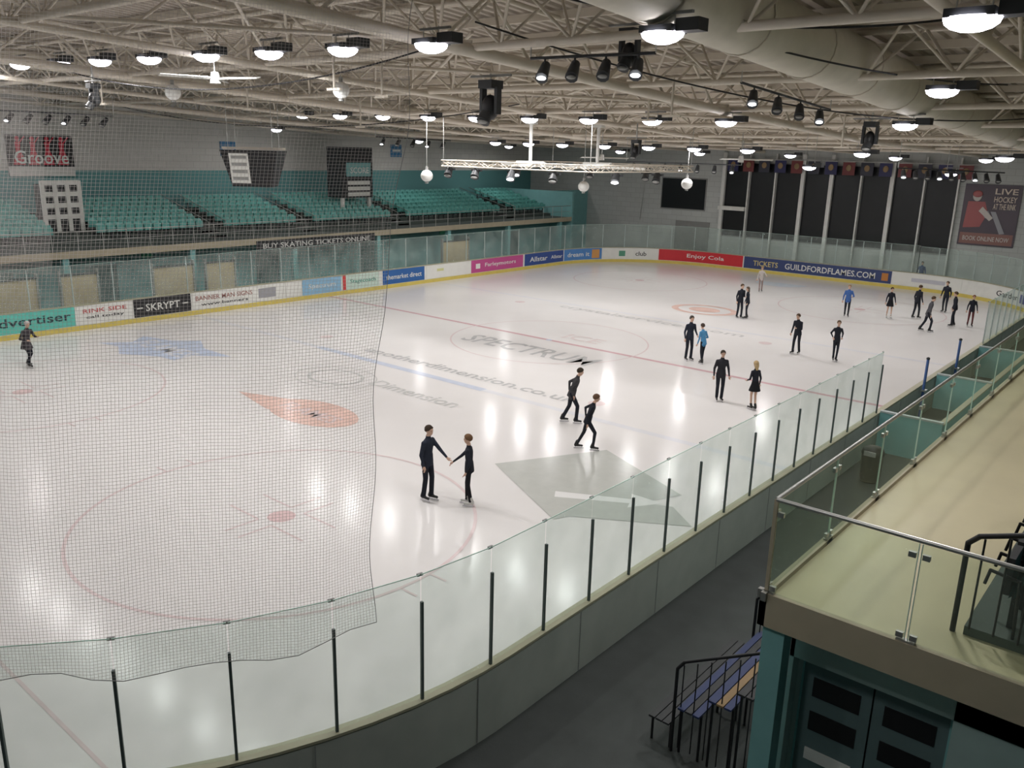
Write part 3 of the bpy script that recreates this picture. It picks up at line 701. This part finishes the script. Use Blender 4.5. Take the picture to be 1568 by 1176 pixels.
def bar(pts,n,z0,nm='spotlight_bar'):
    g=G(); a=np.array(pts[0]);b=np.array(pts[1]); g.tube(a,b,.03,'dark'); 
    for k in range(n):
        p=a+(b-a)*(k+.5)/n; g.tube(p,p+np.array([0,0,-.15]),.02,'dark'); g.tube(p+np.array([-.05,.1,-.12]),p+np.array([.08,-.2,-.4]),.09,'dark',r1=.13,n=10); g.ball(p+np.array([.08,-.2,-.4]),(.1,.1,.04),'lamp2' if k%3==0 else 'grey',8,5)
    for p in(a,b): g.tube(p,(p[0],p[1],ZL(p[1])),.015,'steel',n=5)
    g.obj(nm)
bar([(-39.5,14.2,9.4),(-36.6,17.5,9.3)],6,0); bar([(-38,33,8.9),(-35.5,36.5,8.8)],5,0)
bar([(-11.4,14.0,10.1),(-8.7,14.3,10.1)],4,0); bar([(-12,41,8.0),(-8.5,45,7.9)],9,0); bar([(-9,18.5,9.9),(-9,24,9.6)],4,0)
bar([(-27,42,7.9),(-20,42,7.9)],7,0)
g=G()
for (x,y,dz) in((-30,14,.9),(-17,15,.8),(-17,13.5,.8),(-11,19,.9),(-25,21,1.0),(-10,28,1),(-26,17,.8),(-13.5,22,.7)):
    g.tube((x,y,ZL(y)),(x,y,ZL(y)-dz),.03,'truss'); g.box((x-.25,y-.03,ZL(y)-dz-.03),(x+.25,y+.03,ZL(y)-dz+.03),'truss')
g.obj('roof_hanger_bracket')
def cable(a,b,sag,n=24,r=.02):
    g=G(); a=np.array(a);b=np.array(b); pts=[a+(b-a)*i/n-np.array([0,0,sag*4*(i/n)*(1-i/n)]) for i in range(n+1)]
    for i in range(n): g.tube(pts[i],pts[i+1],r,'black',n=5,caps=False)
    g.obj('roof_cable')
cable((-9,7,11.2),(-5,25,10.2),.5); cable((-12,13,10.7),(-5,34,9.9),.8); cable((-30,12,10.7),(-14,14,10.5),.9); cable((-42,20,10.0),(-20,24,9.9),.9); cable((-10,12,11),(-3.6,16,10.6),.4)

# ---------------------------------------------------------------- people
SK=mat('skin',(.55,.36,.27),.5,var=.08); BOOT=mat('skate_boot_black',(.02,.02,.02),.35); BOOTW=mat('skate_boot_white',(.6,.6,.58),.4); BLADE=mat('skate_blade',(.6,.6,.62),.25,metal=.9)
EYE=mat('eye_dark',(.02,.02,.02),.2); LIP=mat('lips',(.4,.15,.13),.5)
_cm={}
def cloth(c):
    if c not in _cm: _cm[c]=mat('cloth_%d'%len(_cm),c,.85,spec=.15,var=.2,scale=14,bump=.15)
    return _cm[c]
def ik(a,b,l1,l2,h):
    a,b,h=[np.array(q,float) for q in(a,b,h)]; d=b-a;L=np.linalg.norm(d); u=d/L
    if L>(l1+l2)*.998: L=(l1+l2)*.998; b=a+u*L
    c=(l1*l1-l2*l2+L*L)/(2*L); hh=math.sqrt(max(0,l1*l1-c*c)); p=h-u*(h@u); p/=np.linalg.norm(p)+1e-9
    return a+u*c+p*hh,b
def person(name,X,Y,hd,H=1.75,lean=4,side=0,fL=(-.11,.05,0),fR=(.11,-.05,0),hL=None,hR=None,top=(.02,.02,.025),leg=(.018,.018,.022),hair=(.08,.05,.03),skirt=None,longhair=False,bare=False,head_turn=0,flare=1.0,crouch=0,wh=False,slim=1.08):
    s=H/1.81
    a=math.radians(hd); F=np.array([math.cos(a),math.sin(a),0]); Rr=np.array([math.sin(a),-math.cos(a),0]); U=np.array([0,0,1.])
    base=np.array([X,Y,0.])
    def Wd(p): return base+s*(Rr*p[0]+F*p[1]+U*p[2])
    def inv(q): q=(np.array(q,float)-base)/s; return np.array([q@Rr,q@F,q[2]])
    le=math.radians(lean);sd=math.radians(side)
    up=np.array([math.sin(sd),math.sin(le)*math.cos(sd),math.cos(le)*math.cos(sd)]); 
    lx=np.array([math.cos(sd),0,-math.sin(sd)]); fy=np.cross(up,lx); fy/=np.linalg.norm(fy)
    fl=np.array(fL[:2]);fr=np.array(fR[:2]); mid=.35*fl+.65*fr if abs(fl[1]-fr[1])>.25 else (fl+fr)/2
    dmax=max(np.linalg.norm(fl-mid-np.array([-.09,0])),np.linalg.norm(fr-mid-np.array([.09,0])))
    hipz=.155+.02+math.sqrt(max(.4,.846**2-dmax**2))-crouch
    pel=np.array([mid[0]*.9,mid[1]-math.sin(le)*.06,hipz]); 
    def T(x,y,z): return pel+lx*x+fy*y+up*z
    g=G(); segs=[]
    cT=cloth(top);cL=cloth(leg) if not bare else SK
    def ring(c,ax,ay,rx,ry,n=14): return [Wd(c+ax*rx*math.cos(2*math.pi*i/n)+ay*ry*math.sin(2*math.pi*i/n)) for i in range(n)]
    w=.92*slim
    lv=[(-.10,.10,.085),(-.03,.155,.11),(.05,.16,.115),(.17,.138,.098),(.29,.155,.108),(.40,.178,.112),(.46,.168,.100),(.50,.12,.08),(.535,.068,.062),(.62,.055,.056)]
    g.loft([ring(T(0,.0,z),lx,fy,rx*w,ry*w) for z,rx,ry in lv],cT)
    segs.append((T(0,0,.02),T(0,0,.44),.14*w,.16*w,cT)); segs.append((T(0,.0,.56),T(0,.015,.64),.055,.05,SK))
    def cap(a_,b_,r0,r1,k,reg=True):
        g.tube(Wd(a_),Wd(b_),r0*s,k,r1=r1*s,n=12); g.ball(Wd(a_),(r0*s,)*3,k,12,8); g.ball(Wd(b_),(r1*s,)*3,k,12,8)
        if reg: segs.append((np.array(a_),np.array(b_),r0,r1,k))
    feet=[]
    for sg,ft in((-1,fL),(1,fR)):
        hip=T(sg*.09*w,0,-.02); ank=np.array([ft[0],ft[1],ft[2]+.155])
        kn,ank=ik(hip,ank,.43,.42,np.array([sg*.12,1,0]))
        cap(hip,kn,.088*w,.06*w*(1.05 if not bare else .95),cL); cap(kn,ank,.056*w*(1.1 if not bare else .95),.042*flare*(1 if not bare else .85),cL)
        bt=BOOTW if wh else BOOT
        tv=np.array([sg*.12,1,0]); tv/=np.linalg.norm(tv)
        heel=ank+np.array([0,0,-.055])-tv*.05; toe=heel+tv*.20+np.array([0,0,-.012])
        cap(ank+np.array([0,0,.07]),heel+np.array([0,0,.01]),.05,.045,bt); cap(heel,toe,.042,.034,bt); feet.append((heel,toe,tv))
    hands=[]
    for sg,hh in((-1,hL),(1,hR)):
        sh=T(sg*.172*w,0,.445)
        if hh is None: hh=np.array(T(sg*.27,.10,-.06))
        elif len(hh)==4: hh=inv(hh[:3])
        else: hh=T(*hh)
        el,wr=ik(sh,hh,.285,.255,np.array([sg*.5,-1,-.3]))
        cap(T(sg*.10*w,0,.455),sh,.060*w,.062*w,cT); cap(sh,el,.057*w,.046*w,cT); cap(el,wr,.044*w,.030*w,cT)
        d=(wr-el)/np.linalg.norm(wr-el); q=np.cross(d,lx*sg); q/=np.linalg.norm(q)+1e-9
        cap(wr+d*.015,wr+d*.075,.026,.034,SK); hands.append((wr,d,q,sg))
    if skirt:
        z0,rb,c=skirt; n=16
        g.loft([ring(T(0,0,.12),lx,fy,.145*w,.105*w,n),ring(T(0,0,-.02),lx,fy,.175*w,.14*w,n),ring(pel+np.array([0,-.0,z0]),np.array([1,0,0]),np.array([0,1,0]),rb,rb*.9,n)],cloth(c))
    else:
        g.loft([ring(T(0,0,.15),lx,fy,.15*w,.112*w),ring(T(0,0,-.02),lx,fy,.172*w,.128*w),ring(T(0,0,-.13),lx,fy,.178*w,.132*w)],cT)
        segs.append((T(0,0,.1),T(0,0,-.09),.15*w,.16*w,cT))
    ht=math.radians(head_turn); hf=fy*math.cos(ht)+lx*math.sin(ht); hf=hf+np.array([0,0,.25*math.sin(le)]); hf/=np.linalg.norm(hf)
    hx=np.cross(hf,up); hx/=np.linalg.norm(hx); hu=np.cross(hx,hf)
    HC=T(0,.02,.718); hs=1.07
    def hp(x,y,z): return HC+(hx*x+hf*y+hu*z)*hs
    RM=np.array([Rr,F,U]).T@np.array([hx,hf,hu]).T
    q_=s*hs
    g.ball(Wd(hp(0,-.008,.022)),(.075*q_,.094*q_,.092*q_),SK,16,12,R=RM); g.ball(Wd(hp(0,.022,-.042)),(.055*q_,.062*q_,.070*q_),SK,14,10,R=RM)
    g.ball(Wd(hp(0,.088,-.012)),(.014*q_,.022*q_,.022*q_),SK,8,6,R=RM)
    for e in(-1,1): g.ball(Wd(hp(e*.077,-.005,-.005)),(.012*q_,.02*q_,.032*q_),SK,8,6,R=RM)
    segs.append((hp(0,0,-.08),hp(0,0,.06),.06,.085,SK))
    me=D.meshes.new('t'); me.from_pydata(g.v,[],g.f); ob=D.objects.new('t',me); SC.collection.objects.link(ob)
    md=ob.modifiers.new('r','REMESH'); md.mode='VOXEL'; md.voxel_size=.0165*s; 
    sm=ob.modifiers.new('s','SMOOTH'); sm.factor=.5; sm.iterations=3
    dg=bpy.context.evaluated_depsgraph_get(); ev=ob.evaluated_get(dg).to_mesh()
    v=np.array([tuple(p.co) for p in ev.vertices]); f=[tuple(p.vertices) for p in ev.polygons]
    ob.evaluated_get(dg).to_mesh_clear(); D.objects.remove(ob)
    fc=np.array([v[list(q)].mean(0) for q in f])
    best=np.full(len(f),1e9);bi=np.zeros(len(f),int)
    for i,(p0,p1,r0,r1,k) in enumerate(segs):
        A=Wd(p0);B=Wd(p1);d=B-A;t=np.clip(((fc-A)@d)/(d@d),0,1); di=np.linalg.norm(fc-(A+t[:,None]*d),axis=1)-s*(r0+(r1-r0)*t)
        m=di<best;best[m]=di[m];bi[m]=i
    fm=[segs[i][4] for i in bi]
    if skirt:
        z0,rb,c=skirt; zt=Wd(T(0,0,.10))[2]; zb2=Wd(pel+np.array([0,0,z0-.012]))[2]; pc=Wd(pel)
        for i_ in range(len(f)):
            x,y,z=fc[i_]
            if zb2<z<zt and math.hypot(x-pc[0],y-pc[1])<rb*s*1.12 and best[i_]>-.5 and fm[i_] is not SK or (zb2<z<zt and segs[bi[i_]][4] is SK and np.linalg.norm(segs[bi[i_]][0][:2]-segs[bi[i_]][1][:2])<.3 and math.hypot(x-pc[0],y-pc[1])<rb*s*1.08 and segs[bi[i_]][2]>.05): fm[i_]=cloth(c)
    g=G(); g.v=[tuple(p) for p in v]
    for q,k in zip(f,fm): g.f.append(q);g.m.append(g.mi(k));g.sm.append(True)
    for wr,d,q,sg in hands:
        side_=np.cross(d,q); side_/=np.linalg.norm(side_); inw=q
        for k,(o_,ln) in enumerate(((-.027,.066),(-.009,.078),(.009,.072),(.026,.056))):
            b0=wr+d*.075+side_*o_; b1=b0+d*ln*.5+inw*.008; b2=b1+d*ln*.42+inw*.024
            g.tube(Wd(b0),Wd(b1),.0095*s,SK,r1=.0085*s,n=6); g.tube(Wd(b1),Wd(b2),.0085*s,SK,r1=.007*s,n=6); g.ball(Wd(b2),(.007*s,)*3,SK,6,4)
        t0=wr+d*.03-side_*.024; t1=t0-side_*.028+d*.028+inw*.01; t2=t1-side_*.008+d*.030+inw*.01
        g.tube(Wd(t0),Wd(t1),.0115*s,SK,r1=.0095*s,n=6); g.tube(Wd(t1),Wd(t2),.0095*s,SK,r1=.0075*s,n=6)
    for e in(-1,1): g.ball(Wd(hp(e*.03,.074,.006)),(.011*q_,.007*q_,.006*q_),EYE,8,6,R=RM); g.ball(Wd(hp(e*.03,.077,.024)),(.016*q_,.005*q_,.004*q_),cloth(hair),8,4,R=RM)
    g.ball(Wd(hp(0,.077,-.054)),(.021*q_,.007*q_,.006*q_),LIP,8,5,R=RM)
    hm=cloth(hair); n=20;m=12;vs=[]
    for j in range(m+1):
        for i in range(n):
            ph=2*math.pi*i/n; fr_=.5+.5*math.sin(ph)
            tt=(math.pi*(.70-.34*fr_**2.2)+.05*math.sin(ph*5))*j/m
            rr=1+.035*math.sin(ph*6+j*1.3)*math.sin(tt)+.02*math.sin(ph*11-j)
            if j==m: rr*=.93
            vs.append(Wd(hp(.087*rr*math.sin(tt)*math.cos(ph),-.012+.104*rr*math.sin(tt)*math.sin(ph),.028+.102*rr*math.cos(tt))))
    g.add(vs,[(j*n+i,(j+1)*n+i,(j+1)*n+(i+1)%n,j*n+(i+1)%n) for j in range(m) for i in range(n)],hm,True)
    if longhair:
        g.ball(Wd(hp(0,-.055,-.05)),(.085*q_,.055*q_,.12*q_),hm,12,8,R=RM); g.ball(Wd(hp(0,-.075,-.13)),(.06*q_,.035*q_,.09*q_),hm,10,7,R=RM)
    for heel,toe,tv in feet:
        wd=Rr*tv[0]+F*tv[1]+U*tv[2]
        g.obox(Wd((heel+toe)/2+np.array([0,0,-.075])),s*wd*.15,s*.003*np.cross(U,wd),(0,0,.022*s),BLADE)
        for q in(heel,toe): g.tube(Wd(q+np.array([0,0,-.03])),Wd(q+np.array([0,0,-.07])),.012*s,BLADE,n=6)
    o=g.obj(name)
    zmin=min(p[2] for p in g.v); o.location.z=-zmin+.008
    return o
BD=(.02,.022,.03);NV=(.025,.03,.045)
hold=(-13.32,13.73,1.07,0)
hold2=(-13.24,13.76,1.08,0)
person('skater_man',-13.84,13.48,10,1.88,lean=3,fL=(-.07,.06,0),fR=(.09,-.05,0),hL=hold,top=NV,leg=BD,hair=(.05,.035,.025),flare=1.4)
person('skater_woman',-12.88,13.93,-150,1.76,lean=2,fL=(-.07,-.06,0),fR=(.08,.06,0),hR=hold2,hL=(-.27,.02,-.04),top=BD,leg=(.015,.015,.018),hair=(.16,.09,.05),slim=.98,wh=True,flare=1.2)
person('skater_man',-14.89,20.96,35,1.84,lean=17,fL=(-.10,-.34,0),fR=(.05,.08,0),hL=(-.24,-.10,.0),hR=(.25,.05,.0),top=(.06,.06,.065),leg=BD,hair=(.05,.04,.03),flare=1.35)
person('skater_woman',-13.01,19.24,35,1.74,lean=16,side=4,fL=(-.12,-.42,0),fR=(.02,.06,0),hR=(.25,.0,-.06),hL=(-.26,-.08,0.0),top=BD,leg=BD,hair=(.14,.08,.05),slim=.96)
person('skater_man',-12.72,26.63,-50,1.78,lean=2,fL=(-.08,.03,0),fR=(.08,0,0),top=(.03,.03,.035),leg=BD,hair=(.05,.04,.03),flare=1.35)
person('skater_woman',-11.36,26.44,150,1.66,lean=4,fL=(-.05,.06,0),fR=(.06,-.05,0),top=BD,leg=BD,hair=(.45,.33,.18),skirt=(-.28,.23,(.015,.015,.018)),bare=True,longhair=True,slim=.95,hL=(-.2,.2,.1))
person('skater_man',-16.49,31.27,-30,1.86,lean=3,fL=(-.11,.03,0),fR=(.11,0,0),top=NV,leg=BD,hair=(.06,.05,.04),flare=1.35,hL=(-.25,.15,.05))
person('skater_woman',-15.80,31.18,160,1.64,lean=10,fL=(-.10,-.1,0),fR=(.1,.1,0),top=(.08,.25,.45),leg=BD,hair=(.07,.05,.04),slim=1.0,hR=(.2,.25,.15))
person('skater_man',-19.26,41.84,-30,1.80,lean=5,fL=(-.09,.05,0),fR=(.09,-.08,0),top=BD,leg=BD,flare=1.25,hL=(-.1,.25,.2))
person('skater_woman',-18.94,42.04,-140,1.66,lean=4,top=BD,leg=BD,hair=(.1,.07,.05),slim=.98,longhair=True)
person('skater_woman',-22.42,51.48,-60,1.62,lean=12,fL=(-.10,-.15,0),fR=(.1,.12,0),top=(.5,.46,.44),leg=(.3,.22,.2),hair=(.3,.2,.1),slim=.98,hL=(-.3,.3,.25))
person('skater_man',-13.71,35.87,-100,1.76,lean=8,fL=(-.1,-.10,0),fR=(.1,.1,0),top=BD,leg=BD,flare=1.3,hL=(-.1,.28,.25))
person('skater_woman',-11.97,35.77,-60,1.72,lean=3,fL=(-.06,.05,0),fR=(.05,-.04,0),top=BD,leg=BD,hair=(.12,.08,.05),slim=.96,hL=(-.19,.06,.08),hR=(.19,.06,.08))
person('skater_man',-15.35,46.83,-70,1.72,lean=5,fL=(-.1,.08,0),fR=(.08,-.08,0),top=(.06,.13,.35),leg=BD,hair=(.3,.2,.12),hL=(-.2,.25,.2))
person('skater_woman',-13.54,48.25,-60,1.64,lean=2,top=BD,leg=BD,skirt=(-.30,.22,(.015,.015,.018)),bare=True,hair=(.05,.03,.02),slim=.95,wh=True)
person('skater_man',-12.41,49.2,60,1.80,lean=5,fL=(-.1,-.1,0),fR=(.1,.1,0),top=BD,leg=BD,flare=1.2)
person('skater_man',-10.95,45.72,20,1.82,lean=10,fL=(-.12,-.26,0),fR=(.1,.16,0),top=(.08,.08,.09),leg=BD,flare=1.2)
person('skater_man',-10.32,48.32,200,1.78,lean=4,top=BD,leg=BD,fL=(-.1,.08,0),flare=1.2)
person('skater_woman',-9.67,49.02,-70,1.62,lean=3,top=BD,leg=(.12,.04,.04),hair=(.2,.08,.04),slim=.98)
person('skater_man',-11.8,52.6,-100,1.74,top=BD,leg=BD,lean=4)
person('skater_man',-33.73,12.0,20,1.80,lean=12,crouch=.04,fL=(-.10,-.16,0),fR=(.10,.14,0),top=(.05,.045,.05),leg=BD,hair=(.45,.42,.4),skirt=(-.24,.23,(.05,.045,.05)),hL=(-.2,.30,.28),hR=(.2,.25,.2))
person('standing_man',-15.6,61.6,-70,1.76,top=(.04,.08,.22),leg=BD,lean=2)

# ---------------------------------------------------------------- world + camera
w=D.worlds.new('world'); SC.world=w; w.use_nodes=True; w.node_tree.nodes['Background'].inputs[0].default_value=(.6,.62,.65,1); w.node_tree.nodes['Background'].inputs[1].default_value=.05
cam=D.cameras.new('camera'); co=D.objects.new('camera',cam); SC.collection.objects.link(co)
cam.sensor_width=36; cam.lens=36*1294.5168/1568; cam.clip_end=200; cam.clip_start=.05
pi_,ya,ro=.2686,.695,-.0255
fw=np.array([-math.sin(ya)*math.cos(pi_),math.cos(ya)*math.cos(pi_),-math.sin(pi_)]); r=np.array([math.cos(ya),math.sin(ya),0]); d=np.cross(fw,r)
r2=r*math.cos(ro)+d*math.sin(ro); d2=-r*math.sin(ro)+d*math.cos(ro)
m=Matrix(((r2[0],-d2[0],-fw[0],0),(r2[1],-d2[1],-fw[1],0),(r2[2],-d2[2],-fw[2],8.3),(0,0,0,1)))
co.matrix_world=m; SC.camera=co
